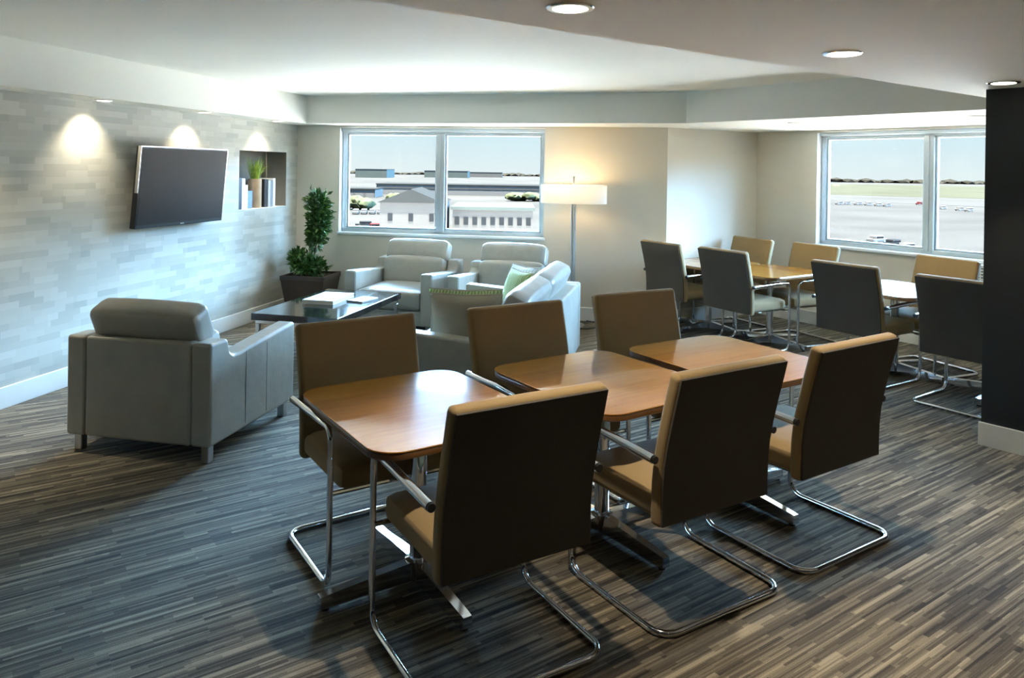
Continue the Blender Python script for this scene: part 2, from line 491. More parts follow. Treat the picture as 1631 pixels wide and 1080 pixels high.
# niche back panel
bm = bmesh.new(); box(bm, NI[0] - .02, NI[1] + .02, .262, .30, NI[2] - .02, NI[3] + .02)
tag(finish('wall_niche', bm, 'niche_paint', smooth=False, loc=(LB.x, LB.y, 0), rot=(0, 0, math.atan2(dL.y, dL.x))), 'dark taupe back panel of the wall niche beside the television', 'wall', kind='structure')
# light sill board of the niche
bm = bmesh.new(); box(bm, NI[0], NI[1], .001, .26, NI[2] - .002, NI[2] + .004)
tag(finish('trim_1', bm, 'trim_white', smooth=False, loc=(LB.x, LB.y, 0), rot=(0, 0, math.atan2(dL.y, dL.x))), 'pale ledge at the bottom of the wall niche', 'trim', kind='structure')

poly = [LB, C, PC, PN, RE, FR, FL]
def expand(pts, k): 
    c = sum(pts, Vector((0, 0))) / len(pts)
    return [p + (p - c).normalized() * k for p in pts]
bm = bmesh.new(); prism(bm, expand(poly, .15), -.20, 0.)
tag(finish('floor', bm, 'striped_carpet', smooth=False), 'brown and black striped carpet tile floor', 'floor', kind='structure')
bm = bmesh.new(); prism(bm, expand(poly, .4), HC, HC + .25)
tag(finish('ceiling', bm, 'ceiling_paint', smooth=False), 'raised off-white ceiling over the lounge', 'ceiling', kind='structure')
# soffit outer faces in plan
s1 = A0 - dL * 6 + nL * .30; s2 = C + nL * .30                                # left soffit face
b1p = C + nB * .34; b2p = PC + nB * .62                                       # back soffit face
r1p = Vector((1.735, 7.567)); r2p = Vector((3.408, 5.47))                     # right soffit face
e1p = Vector((-.494, 2.483)); e2p = Vector((3.279, 5.266))              # edge of the lower ceiling
k_sl = inter(s1, s2, b1p, r1p)
corner_r = r1p
k_re = inter(r1p, r2p, e1p, e2p)
k_le = inter(s1, s2, e1p, e2p)
bm = bmesh.new(); prism(bm, [k_le, k_le - nL * .5, C - nL * .1, k_sl], HS, HC)
tag(finish('trim_2', bm, 'soffit_paint', smooth=False), 'off-white soffit band along the left wall', 'soffit', kind='structure')
bm = bmesh.new(); prism(bm, [k_sl, C - nL * .1, C - nB * .1, PC + Vector((0, .1)), corner_r], HS, HC)
tag(finish('trim_3', bm, 'soffit_paint', smooth=False), 'off-white soffit band above the back window', 'soffit', kind='structure')
bm = bmesh.new(); prism(bm, [corner_r, PC + Vector((0, .1)), PN + Vector((.05, .12)), PN + dW * 4.8 + Vector((.12, .12)), k_re], HS, HC)
tag(finish('trim_4', bm, 'soffit_paint', smooth=False), 'off-white soffit band above the far tables', 'soffit', kind='structure')
bm = bmesh.new(); prism(bm, [k_le, k_re, PN + dW * 4.8 + Vector((.12, .12)), RE + Vector((.3, .2)), FR + Vector((.3, -.2)), FL + Vector((-.3, -.2)), LB + Vector((-.3, 0)), k_le - nL * .5], HL, HC)
tag(finish('ceiling_lower', bm, 'ceiling_paint', smooth=False), 'lower off-white ceiling in the foreground with recessed lights', 'ceiling', kind='structure')

# dark partition on the right and its baseboard
dk0 = Vector((2.990, 4.785)); dkd = Vector((.645, -.764)).normalized(); dkn = Vector((dkd.y, -dkd.x))
bm = bmesh.new()
q = [dk0, dk0 + dkd * 2.4, dk0 + dkd * 2.4 - dkn * .5, dk0 - dkn * .30 + Vector((.12, .0))]
prism(bm, q, 0, HL + .01)
tag(finish('wall_dark', bm, 'dark_paint', smooth=False), 'charcoal painted partition wall at the right edge', 'wall', kind='structure')
bm = bmesh.new()
q = [dk0 + dkn * .014 - dkd * .012, dk0 + dkd * 2.4 + dkn * .014, dk0 + dkd * 2.4, dk0 - dkn * .0 - dkd * .012]
prism(bm, q, 0, .145, .002, 1)
tag(finish('baseboard_dark', bm, 'trim_white', smooth=False), 'white baseboard along the foot of the charcoal partition', 'baseboard', kind='structure')
def baseboard(name, a, d, s0, s1, label):
    n = Vector((d.y, -d.x)); bm = bmesh.new()
    box(bm, s0, s1, -.014, .001, 0, .148, .003, 1)
    tag(finish(name, bm, 'trim_white', smooth=False, loc=(a.x, a.y, 0), rot=(0, 0, math.atan2(d.y, d.x))), label, 'baseboard', kind='structure')
baseboard('baseboard_left', LB, dL, .02, SL - .015, 'white baseboard along the mosaic left wall')
baseboard('baseboard_back', C, dB, .016, (PC - C).length + .012, 'cream baseboard along the back wall')
baseboard('baseboard_nook', PC, dN, -.012, (PN - PC).length - .015, 'cream baseboard along the short nook wall')
baseboard('baseboard_right', PN, dW, .016, 6.5, 'cream baseboard under the right window')

# windows
def window(name, a, d, op, label, split):
    """aluminium slider with two panes in the opening op of the wall a,d"""
    t = thing(name, label, 'window', (a.x, a.y, 0), math.atan2(d.y, d.x), kind='structure')
    s0, s1, z0, z1 = op; zt = 2.100
    y0, y1 = .085, .150
    f = .045
    bm = bmesh.new()
    box(bm, s0, s1, y0, y1, z0, z0 + f, .006); box(bm, s0, s1, y0, y1, zt - .01, z1, .006)
    box(bm, s0, s0 + f + .012, y0, y1, z0, z1, .006); box(bm, s1 - f, s1, y0, y1, z0, z1, .006)
    box(bm, s0, s1, .045, .086, zt + .012, z1, .004)
    finish('window_frame', bm, 'aluminium', t, smooth=False)
    m0, m1 = split
    bm = bmesh.new(); box(bm, m0, m1, y0 - .012, y1, z0 + .02, zt, .006)
    box(bm, (m0 + m1) / 2 - .006, (m0 + m1) / 2 + .006, y0 - .024, y0, z0 + .03, zt - .01, .003)
    finish('mullion', bm, 'aluminium', t, smooth=False)
    for (p0, p1) in ((s0 + f + .012, m0), (m1, s1 - f)):
        bm = bmesh.new()
        for (q0, q1, w0, w1) in ((p0, p1, z0 + f, z0 + f + .02), (p0, p1, zt - .03, zt - .01), (p0, p0 + .02, z0 + f, zt - .01), (p1 - .02, p1, z0 + f, zt - .01)):
            box(bm, q0, q1, y0 + .015, y1 - .01, w0, w1, .003, 1)
        sash = finish('sash', bm, 'aluminium', t, smooth=False)
        bm = bmesh.new(); box(bm, p0 + .012, p1 - .012, y0 + .035, y0 + .041, z0 + f + .008, zt - .02)
        finish('pane', bm, 'window_glass', sash, smooth=False)
    bm = bmesh.new(); box(bm, s0 - .015, s1 + .015, -.022, y0 + .01, z0 - .028, z0 + .002, .006)
    finish('window_sill', bm, 'sill_white', t, smooth=False)
    return t
window('window_1', C, dB, W1, 'wide two-pane aluminium window behind the armchairs', (1.700, 1.798))
window('window_2', PN, dW, W2, 'wide two-pane aluminium window above the far tables', (1.940, 2.043))

# ------------------------------------------------------------------ recessed lights
def spot(name, loc, energy, size, blend, col, rot=(0, 0, 0), radius=.03):
    l = bpy.data.lights.new(name, 'SPOT'); l.energy = energy; l.spot_size = size; l.spot_blend = blend; l.color = col; l.shadow_soft_size = radius
    o = bpy.data.objects.new(name, l); COL.objects.link(o); o.location = loc; o.rotation_euler = rot
    return o
WARM = (1.0, .86, .66)
def downlight(x, y, z, r, label, trim='chrome', energy=30, size=R(76), rot=(0, 0, 0), col=WARM, blend=.6, grp='recessed ceiling downlights'):
    t = thing('recessed_downlight', label, 'ceiling light', (x, y, z), 0, grp)
    bm = bmesh.new(); lathe(bm, [(r, .012), (r, -.004), (r * 1.02, -.008), (r * 1.30, -.008), (r * 1.36, -.004), (r * 1.36, .004), (r, .004)], 36)
    finish('trim_ring', bm, trim, t)
    bm = bmesh.new(); lathe(bm, [(0, -.0105), (r * .9, -.0105), (r * .99, -.0085), (r * .99, -.0005), (0, -.0005)], 36)
    finish('lamp_lens', bm, 'lamp_lens', t)
    spot('downlight_beam', (x, y, z - .02), energy, size, blend, col, rot)
downlight(.187, 2.540, HL, .060, 'round recessed light in the lower ceiling above the front table', energy=105)
downlight(1.482, 3.417, HL, .063, 'round recessed light in the lower ceiling, middle one of the diagonal row', energy=125)
downlight(2.845, 4.393, HL, .063, 'round recessed light in the ceiling right beside the charcoal partition', energy=55, size=R(58))
# lamps out of view, added to brighten the floor and the ceiling
for (x, y, pw, lab) in ((2.45, 2.15, 110, 'added fill light over the open carpet right of the nearest chairs'), (3.85, 3.10, 120, 'added fill light in front of the long face of the charcoal partition'), (1.15, 1.20, 18, 'added fill light over the carpet close to the viewer'), (4.9, 1.6, 110, 'added fill light beyond the right edge of the picture'), (-2.6, .2, 15, 'added fill light behind the viewer on the mosaic wall side')):
    downlight(x, y, HL, .060, lab, energy=pw, size=R(84))
for (x, y, pw, lab) in ((-3.43, 4.62, 120, 'added wall washer left of the lone armchair, beyond the picture edge'), (-3.72, 3.40, 40, 'added wall washer level with the nearest table, beyond the picture edge')):  # unseen washers added to brighten the floor by the left wall
    downlight(x, y, HS, .045, lab, 'trim_white', pw, R(100), grp='wall washers in the left soffit', blend=.8, col=(1.0, .88, .68), rot=Vector((0, 0, -1)).rotation_difference((Vector((-nL.x, -nL.y, 0)) * .12 + Vector((0, 0, -1))).normalized()).to_euler())
for (p, lab) in (((-3.143, 5.811), 'small recessed wall washer nearest the camera above the mosaic wall'), ((-2.845, 6.98), 'small recessed wall washer above the television'), ((-2.545, 8.187), 'small recessed wall washer above the book niche')):
    p = Vector(p)
    ax = Vector((0, 0, -1)); dr = (Vector((-nL.x, -nL.y, 0)) * .30 + Vector((0, 0, -1))).normalized()
    q = Vector((0, 0, -1)).rotation_difference(dr).to_euler()
    downlight(p.x, p.y, HS, .045, lab, 'trim_white', 40, R(100), q, (1.0, .88, .68), .8, 'wall washers in the left soffit')
for (x, y, lab) in ((2.70, 7.24, 'small recessed light in the soffit over the farthest table'), (3.72, 6.075, 'small recessed light in the soffit half hidden by the charcoal partition')):
    downlight(x, y, HS, .05, lab, 'trim_white', 22, R(110), grp='small lights in the right soffit')

# ------------------------------------------------------------------ conference chairs
def make_chair(label, loc, rz, group):
    t = thing('cantilever_chair', label, 'chair', loc, rz, group)
    ws, yr, yf, za, r = .327, -.264, .295, .650, .0125
    zt = r + .001
    # tubular sled with uprights
    pts = [(-ws, yf - .10, za), (-ws, yf, za), (-ws, yf, zt), (-ws, yr, zt), (ws, yr, zt), (ws, yf, zt), (ws, yf, za), (ws, yf - .10, za)]
    bm = bmesh.new(); tube(bm, fillet(pts, [0, .075, .07, .075, .075, .07, .075, 0], 8), r, 12)
    fr = finish('sled_frame', bm, 'chrome', t)
    for s in (-1, 1):
        bm = bmesh.new(); tube(bm, [(s * ws, yf - .095, za), (s * ws, yf - .13, za + .001), (s * ws, yf - .20, za + .002), (s * ws, -.20, za - .012)], lambda q: .0125 + .0045 * min(1, q * 2), 12)
        a = finish('armrest', bm, 'chrome', t)
        bm = bmesh.new(); tube(bm, [(s * ws, -.198, za - .012), (s * ws, -.212, za - .0125)], .0145, 12)
        finish('end_cap', bm, 'black_plastic', a)
    # seat rails and brackets under the cushion
    bm = bmesh.new()
    tube(bm, [(-ws, yf - .015, .385), (ws, yf - .015, .385)], .010, 8)
    tube(bm, [(-.24, yf - .015, .385), (-.24, -.17, .385)], .010, 8); tube(bm, [(.24, yf - .015, .385), (.24, -.17, .385)], .010, 8)
    finish('seat_rail', bm, 'chrome', t)
    # seat
    bm = bmesh.new(); cushion(bm, .575, .50, .105, T(0, .055, .438), .36, .012)
    finish('seat', bm, 'chair_fabric', t)
    # backrest: straight foot, then leaning back; front upholstery, rear sheet coloured for shade
    def slab(x, off0, off1, inset):
        prof = [(-.212, .372), (-.212, .45), (-.214, .53), (-.222, .61), (-.240, .70), (-.262, .79), (-.286, .88), (-.305, .955)]
        bm2 = bmesh.new(); L = []
        n = len(prof)
        for i, (y, z) in enumerate(prof):
            if i == 0: tg = Vector((prof[1][0] - y, prof[1][1] - z))
            elif i == n - 1: tg = Vector((y - prof[i - 1][0], z - prof[i - 1][1]))
            else: tg = Vector((prof[i + 1][0] - prof[i - 1][0], prof[i + 1][1] - prof[i - 1][1]))
            tg.normalize(); nn = Vector((tg.y, -tg.x))
            ext = inset if i == n - 1 else (-inset if i == 0 else 0)
            a = Vector((y, z)) + nn * off0 - tg * ext; b = Vector((y, z)) + nn * off1 - tg * ext
            L.append([bm2.verts.new((-x, a.x, a.y)), bm2.verts.new((x, a.x, a.y)), bm2.verts.new((x, b.x, b.y)), bm2.verts.new((-x, b.x, b.y))])
        for a, b in zip(L, L[1:]):
            for k in range(4): bm2.faces.new((a[k], a[(k + 1) % 4], b[(k + 1) % 4], b[k]))
        bm2.faces.new(L[0][::-1]); bm2.faces.new(L[-1])
        bmesh.ops.recalc_face_normals(bm2, faces=bm2.faces[:])
        return bm2
    bm = slab(.300, .004, .064, 0)
    es = [e for e in bm.edges if e.calc_length() > 0 and e.is_manifold and e.calc_face_angle(0) > R(50)]
    bmesh.ops.bevel(bm, geom=es, offset=.022, segments=4, profile=.5, affect='EDGES')
    finish('backrest', bm, 'chair_fabric', t)
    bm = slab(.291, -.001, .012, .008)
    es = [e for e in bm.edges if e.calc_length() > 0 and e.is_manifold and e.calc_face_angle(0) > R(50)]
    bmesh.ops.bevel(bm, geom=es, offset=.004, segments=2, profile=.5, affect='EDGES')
    finish('back_shade_panel', bm, 'chair_fabric_shaded', t)
    return t
GF, GB = 'cantilever chairs around the front row of tables', 'cantilever chairs at the far tables by the right window'
c0 = make_chair('tan chair with shaded back to us, leftmost of the three nearest ones', (-.061, 2.706, 0), R(30.8), GF)
dup(c0, (.708, 3.126, 0), R(32.0), 'tan chair with shaded back to us, middle of the three nearest ones')
dup(c0, (1.387, 3.576, 0), R(33.6), 'tan chair with shaded back to us, rightmost of the three nearest ones')
dup(c0, (-.592, 3.440, 0), R(213), 'brown chair facing us at the left front table, beside the lone armchair')
dup(c0, (.173, 3.897, 0), R(211.4), 'brown chair facing us at the middle front table, just before the sofa')
dup(c0, (.883, 4.374, 0), R(208.5), 'brown chair facing us at the right front table, between sofa and far tables')
c1 = make_chair('shaded-back cantilever chair at the farthest table, against the cream wall edge', (1.785, 7.962, 0), R(-61), GB)
dup(c1, (2.241, 7.336, 0), R(-58.5), 'shaded-back cantilever chair, second from the nook wall, its chrome armrest seen from the side')
dup(c1, (2.965, 6.360, 0), R(-57.6), 'shaded-back chair right behind the rightmost near chair, third from the nook wall')
dup(c1, (3.408, 5.548, 0), R(-54.4), 'shaded-back cantilever chair cut off by the charcoal partition')
dup(c1, (2.475, 8.370, 0), R(116), 'tan chair facing us in the nook corner, left of the right window')
dup(c1, (2.910, 7.710, 0), R(114.5), 'tan cantilever chair facing us under the left end of the right window')
dup(c1, (3.645, 6.640, 0), R(113), 'tan cantilever chair facing us beside the wall heater')

# ------------------------------------------------------------------ meeting tables
def make_table(label, loc, rz, group):
    t = thing('meeting_table', label, 'table', loc, rz, group)
    w, d, z = .75, .887, .724
    pts = rrect(w, d, .115, 12)
    bm = bmesh.new(); prism(bm, pts, z - .006, z, .003, 2)
    finish('tabletop', bm, 'honey_wood', t)
    bm = bmesh.new(); prism(bm, [(x * .998, y * .998) for x, y in pts], z - .032, z - .006, .006, 2)
    finish('table_edge', bm, 'edge_wood', t)
    bm = bmesh.new(); lathe(bm, [(0, z - .034), (.16, z - .034), (.16, z - .042), (.05, z - .055), (.034, z - .075), (.034, .10), (.052, .095), (.052, .02), (0, .02)], 28)
    finish('column', bm, 'chrome', t)
    for a in range(4):
        bm = bmesh.new(); L = .415
        sec = []
        for (y, wz, z0, z1) in ((.03, .030, .020, .092), (.20, .026, .018, .078), (L - .02, .023, .013, .060), (L, .022, .014, .057)):
            sec.append([bm.verts.new((-wz, y, z0)), bm.verts.new((wz, y, z0)), bm.verts.new((wz * .8, y, z1)), bm.verts.new((-wz * .8, y, z1))])
        for p, q in zip(sec, sec[1:]):
            for k in range(4): bm.faces.new((p[k], p[(k + 1) % 4], q[(k + 1) % 4], q[k]))
        bm.faces.new(sec[0][::-1]); bm.faces.new(sec[-1])
        bmesh.ops.transform(bm, matrix=Matrix.Rotation(a * PI / 2, 4, 'Z'), verts=bm.verts[:])
        lg = finish('foot', bm, 'chrome', t)
        bm = bmesh.new(); lathe(bm, [(0, 0), (.015, 0), (.016, .004), (.013, .015), (0, .015)], 14)
        bmesh.ops.transform(bm, matrix=Matrix.Rotation(a * PI / 2, 4, 'Z') @ Matrix.Translation((0, L - .025, 0)), verts=bm.verts[:])
        finish('glide', bm, 'black_plastic', lg)
    return t
t0 = make_table('honey wood table nearest the camera at the left of the front row', (-.364, 3.115, 0), R(33.2), 'square wooden tables of the front row')
dup(t0, (.445, 3.556, 0), R(34.5), 'honey wood table in the middle of the front row')
dup(t0, (1.166, 3.981, 0), R(32.7), 'honey wood table at the right end of the front row, reflecting the window')
GT = 'square wooden tables by the right window'
t1 = make_table('wooden table in the far nook beside the cream wall, barely seen between two chairs', (2.14, 8.16, 0), R(-57), GT)
dup(t1, (2.585, 7.525, 0), R(-57), 'wooden table under the left end of the right window, second from the nook wall')
dup(t1, (3.305, 6.500, 0), R(-57), 'wooden table shining white with window glare, third from the nook wall')
dup(t1, (3.800, 5.800, 0), R(-57), 'wooden table mostly hidden behind the last chair and the charcoal partition')

# ------------------------------------------------------------------ leather seating
def seating(name, label, cat, loc, rz, W, D, ns, group=None):
    """armchair (ns = 1) or sofa (ns = 2): facing +Y, origin on the floor under its middle"""
    t = thing(name, label, cat, loc, rz, group)
    hw, hd = W / 2, D / 2
    aw, za, zb = .128, .622, .684
    bd = .135 if ns == 1 else .19                # depth of the back frame
    LM = 'leather_taupe'
    bm = bmesh.new(); box(bm, -hw + aw - .01, hw - aw + .01, -hd + .10, hd - .015, .10, .245, .015, 3)
    finish('base', bm, LM, t)
    for s in (-1, 1):
        x0, x1 = sorted((s * (hw - aw), s * hw))
        # side profile: tall at the back, a step down, then rising gently to the front
        prof = [(-hd, .098), (hd, .098), (hd, za + .008), (hd - .12, za), (0, za - .028), (-hd + bd + .16, za - .046), (-hd + bd + .095, za - .044), (-hd + bd + .060, za - .020), (-hd + bd + .035, zb), (-hd, zb)]
        bm = bmesh.new()
        va = [bm.verts.new((x0, y, z)) for y, z in prof]; vb = [bm.verts.new((x1, y, z)) for y, z in prof]
        bm.faces.new(va); bm.faces.new(vb[::-1]); n_ = len(prof)
        for k in range(n_): bm.faces.new((va[k], vb[k], vb[(k + 1) % n_], va[(k + 1) % n_]))
        bmesh.ops.recalc_face_normals(bm, faces=bm.faces[:])
        es = [e for e in bm.edges if e.calc_face_angle(0) > R(28)]
        bmesh.ops.bevel(bm, geom=es, offset=.022, segments=4, profile=.5, affect='EDGES', clamp_overlap=True)
        a = finish('armrest', bm, LM, t)
        if ns == 1:
            bm = bmesh.new()
            for y in (-hd + .36, -hd + .60):
                box(bm, s * hw - .001, s * hw + .001, y - .0015, y + .0015, .13, za - .055)
            finish('seam', bm, 'seam_dark', a, smooth=False)
    bm = bmesh.new(); box(bm, -hw + aw, hw - aw, -hd, -hd + bd, .098, zb, .020, 4)
    finish('back_frame', bm, LM, t)
    iw = (W - 2 * aw) / ns
    for k in range(ns):
        x = -hw + aw + iw * (k + .5)
        bm = bmesh.new(); cushion(bm, iw - .006, D - .30, .205, T(x, .135, .343), .20, .020)
        finish('seat_cushion', bm, LM, t)
        bm = bmesh.new(); cushion(bm, iw - .006, .19, .30, T(x, -hd + bd + .10, .555, R(8)), .26, .018)
        finish('back_cushion', bm, LM, t)
        bm = bmesh.new(); cushion(bm, iw + (.02 if ns == 1 else -.01), .180, .245, T(x, -hd + bd - .01, .754, R(24)), .30, .020)
        finish('headrest', bm, LM, t)
    for sx in (-1, 1):
        for sy in (-1, 1):
            bm = bmesh.new(); box(bm, sx * (hw - .055) - .025, sx * (hw - .055) + .025, sy * (hd - .06) - .025, sy * (hd - .06) + .025, 0, .105, .004, 1)
            finish('leg', bm, 'brushed_steel', t, smooth=False)
    return t
GA = 'taupe leather armchairs'
seating('leather_armchair', 'taupe leather armchair with its back to us, alone at the left', 'armchair', (-2.035, 4.815, 0), R(-12.2), .95, .96, 1, GA)
seating('leather_armchair', 'taupe leather armchair facing us under the left half of the back window', 'armchair', (-1.115, 8.115, 0), R(180 - 15), .96, .97, 1, GA)
seating('leather_armchair', 'taupe leather armchair facing us beside the floor lamp, partly behind the sofa', 'armchair', (-.045, 7.815, 0), R(180 - 14), .96, .97, 1, GA)
sofa = seating('leather_sofa', 'taupe leather two-seat sofa turned sideways behind the front row chairs', 'sofa', (-.113, 5.93, 0), R(90 - 13), 2.15, 1.05, 2)

# throw pillows on the sofa (sofa frame: +Y faces the mosaic wall, +X is the far end)
def spil(name, label, x, y, z, lean, turn, w, h, th, mats):
    M = Matrix.Translation(sofa.location) @ Matrix.Rotation(R(90 - 13), 4, 'Z')
    p = M @ Vector((x, y, z))
    t = thing(name, label, 'pillow', p, R(90 - 13) + turn, 'throw pillows on the sofa')
    return t, lean
def mk_pillow(label, x, y, z, lean, turn, w, h, th, front, back):
    t, _ = spil('throw_pillow', label, x, y, z, lean, turn, w, h, th, None)
    Mx = Matrix.Rotation(lean, 4, 'X') @ Matrix.Translation((0, 0, h / 2))
    bm = bmesh.new(); pillow(bm, w, h, th, Mx)
    # front half and rear half as separate covers
    cut = bm.copy(); inv = Mx.inverted()
    def keep(b, s):
        dl = [f for f in b.faces if s * (inv @ f.calc_center_median()).y < 0]
        bmesh.ops.delete(b, geom=dl, context='FACES')
    keep(bm, 1); keep(cut, -1)
    finish('pillow_front', bm, front, t); finish('pillow_back', cut, back, t)
    bm = bmesh.new()
    n = 40; pth = []
    for i in range(n):
        a = 2 * PI * i / n; c, s = math.cos(a), math.sin(a); m = max(abs(c), abs(s))
        u, v = c / m, s / m; pin = 1 - .07 * (1 - abs(u * v))
        pth.append(Mx @ Vector((u * w / 2 * pin, 0, v * h / 2 * pin)))
    tube(bm, pth, .006, 6, closed=True)
    finish('piping', bm, 'cushion_beige', t)
    return t
mk_pillow('beige pillow propped against the near arm of the sofa', -.69, .03, .452, R(14), R(-80), .50, .40, .15, 'cushion_beige', 'cushion_beige')
mk_pillow('green pillow standing close behind the beige pillow, only its edge showing', -.545, .075, .452, R(13), R(-80), .52, .405, .12, 'pillow_green', 'pillow_green')
mk_pillow('green patterned pillow in the far half of the sofa, in front of the pale one', .42, -.02, .455, R(16), R(38), .40, .40, .15, 'pillow_green', 'pillow_green')
mk_pillow('pale blue-white pillow leaning on the far arm of the sofa behind the green one', .70, -.02, .455, R(14), R(48), .42, .40, .14, 'pillow_pale', 'pillow_pale')

# ------------------------------------------------------------------ coffee table with magazines
ct = thing('coffee_table', 'low black lacquered coffee table between the leather seats', 'coffee table', (-1.615, 6.880, 0), R(-13.6))
cw, cl, cz = .79, 1.36, .460
bm = bmesh.new(); box(bm, -cw / 2, cw / 2, -cl / 2, cl / 2, cz - .058, cz, .004, 2)
finish('tabletop', bm, 'black_lacquer', ct)
for s in (-1, 1):
    y = s * (cl / 2 - .07)
    bm = bmesh.new(); box(bm, -cw / 2 + .01, cw / 2 - .01, y - .018, y + .018, cz - .096, cz - .066, .003, 1)
    box(bm, -cw / 2 + .1, -cw / 2 + .16, y - .014, y + .014, cz - .068, cz - .056); box(bm, cw / 2 - .16, cw / 2 - .1, y - .014, y + .014, cz - .068, cz - .056)
    finish('rail', bm, 'chrome', ct, smooth=False)
    for q in (-1, 1):
        bm = bmesh.new(); x = q * (cw / 2 - .026)
        box(bm, x - .016, x + .016, y - .016, y + .016, 0, cz - .095, .003, 1)
        finish('leg', bm, 'chrome', ct, smooth=False)
def magazine(label, cx, cy, z, rz, w, l, h, cover, grp):
    t = thing('magazine', label, 'magazine', (cx, cy, z), rz, grp)
    bm = bmesh.new(); box(bm, -w / 2, w / 2, -l / 2, l / 2, 0, .003, .001, 1); box(bm, -w / 2, w / 2, -l / 2, l / 2, h - .003, h, .001, 1)
    box(bm, -w / 2, -w / 2 + .003, -l / 2, l / 2, 0, h)
    finish('cover', bm, cover, t, smooth=False)
    bm = bmesh.new(); box(bm, -w / 2 + .003, w / 2 - .004, -l / 2 + .004, l / 2 - .004, .0032, h - .0032)
    finish('pages', bm, 'paper_edge', t, smooth=False)
GM = 'reading matter on the coffee table'
magazine('large white-covered book lying flat on the black coffee table', -1.670, 6.985, cz, R(-12), .30, .46, .034, 'cover_white', GM)
magazine('thin dark magazine lying beside the large white book', -1.36, 6.99, cz, R(-24), .17, .26, .014, 'cover_slate', GM)

# ------------------------------------------------------------------ television on the left wall
def lw(s, off, z):
    """point on the left wall: s metres before the back corner, off metres into the room"""
    p = C + dL * s + nL * off
    return Vector((p.x, p.y, z))
ang_l = math.atan2(dL.y, dL.x)                     # local +X along the wall, local -Y into the room
p = lw(-2.292, .105, 1.150)
tv = thing('television', 'black flat television tilted down on the mosaic wall', 'television', p, ang_l)
TM = Matrix.Rotation(R(5), 4, 'X')
def TVbox(name, mat, *a, bev=0., parent=tv, extra=None):
    bm = bmesh.new(); box(bm, *a, bev)
    if extra: extra(bm)
    bmesh.ops.transform(bm, matrix=TM, verts=bm.verts[:])
    return finish(name, bm, mat, parent, smooth=False)
tw, th_ = 1.20, .690
TVbox('housing', 'black_plastic', -tw / 2, tw / 2, -.022, .030, 0, th_, bev=.005)
TVbox('screen', 'tv_screen', -tw / 2 + .014, tw / 2 - .014, -.0245, -.020, .030, th_ - .012)
def bez(bm):
    box(bm, -tw / 2 - .003, -tw / 2 + .003, -.020, .010, .30, th_ + .002)
    box(bm, tw / 2 - .003, tw / 2 + .003, -.020, .010, 0, th_ + .002)
TVbox('bezel', 'brushed_steel', -tw / 2, tw / 2, -.020, .006, th_ - .002, th_ + .003, extra=bez)
TVbox('badge', 'brushed_steel', -.025, .025, -.0245, -.021, .008, .018)
TVbox('sensor', 'black_plastic', .02, .09, -.018, .014, th_ + .001, th_ + .008)
bm = bmesh.new(); box(bm, -.22, .22, .030, .104, .22, .46, .004); finish('wall_mount', bm, 'black_plastic', tv, smooth=False)

# ------------------------------------------------------------------ niche: books and vase
NZ = NI[2] + .0045
def book(s0, s1, h, dep, off, cover, label, lean=0., pages='paper_white'):
    """upright book: spine into the room, between s0 and s1 before the corner"""
    w = s1 - s0
    t = thing('book', label, 'book', lw((s0 + s1) / 2, off, NZ), ang_l, 'books standing in the wall niche')
    bm = bmesh.new(); box(bm, -w / 2, -w / 2 + .004, 0, dep, 0, h); box(bm, w / 2 - .004, w / 2, 0, dep, 0, h); box(bm, -w / 2, w / 2, -.003, .004, 0, h, .002, 1)
    finish('cover', bm, cover, t, smooth=False)
    bm = bmesh.new(); box(bm, -w / 2 + .0045, w / 2 - .0045, .0045, dep - .006, .003, h - .004)
    finish('pages', bm, pages, t, smooth=False)
book(-1.206, -1.140, .335, .17, -.012, 'cover_navy', 'tall navy book at the left edge of the niche')
book(-1.128, -1.066, .325, .17, -.02, 'cover_white', 'tall white book next to the navy book')
book(-1.050, -1.000, .255, .16, -.03, 'cover_white', 'shorter white book left of the blue book', )
book(-.990, -.890, .190, .15, -.045, 'cover_blue', 'short blue book left of the vase')
book(-.640, -.566, .312, .17, -.05, 'cover_black', 'black book right of the vase')
book(-.560, -.508, .300, .17, -.05, 'cover_grey', 'light grey book beside the black book')
book(-.504, -.462, .302, .17, -.05, 'cover_slate', 'slate grey book between grey and white books')
book(-.456, -.408, .322, .17, -.05, 'cover_white', 'tall white book at the right end of the row')
vp = lw(-.755, -.095, NZ)
vs = thing('potted_grass', 'brown cylinder vase with bright grass in the wall niche', 'plant', vp, ang_l)
bm = bmesh.new(); lathe(bm, [(0, 0), (.070, 0), (.072, .006), (.072, .318), (.066, .318), (.066, .28), (0, .28)], 28)
finish('vase', bm, 'vase_glaze', vs)
random.seed(11)
def blade(bm, base, dirx, diry, L, w, bend, n=6):
    az = math.atan2(diry, dirx); h = Vector((math.cos(az), math.sin(az), 0)); side = Vector((-h.y, h.x, 0))
    prev = None; p = Vector(base); lean = random.uniform(.02, .2)
    for i in range(n + 1):
        q = i / n; ww = w * (1 - q ** 2.2) + .0006
        a, b = bm.verts.new(p - side * ww), bm.verts.new(p + side * ww)
        if prev: bm.faces.new((prev[0], prev[1], b, a))
        prev = (a, b); lean += bend / n
        p = p + (h * math.sin(lean) + Vector((0, 0, 1)) * math.cos(lean)) * (L / n)
bm = bmesh.new()
for i in range(70):
    a = random.uniform(0, 2 * PI); r_ = .045 * math.sqrt(random.random())
    blade(bm, (r_ * math.cos(a), r_ * math.sin(a), .285), math.cos(a), math.sin(a), random.uniform(.16, .30), .0055, random.uniform(.05, .35))
for i in range(9):
    a = random.uniform(-1.1, .3)
    blade(bm, (.03 * math.cos(a), .02 * math.sin(a), .29), math.cos(a), math.sin(a) * .5, random.uniform(.24, .34), .005, random.uniform(1.2, 1.7), 8)
finish('grass', bm, 'grass_bright', vs, smooth=False)
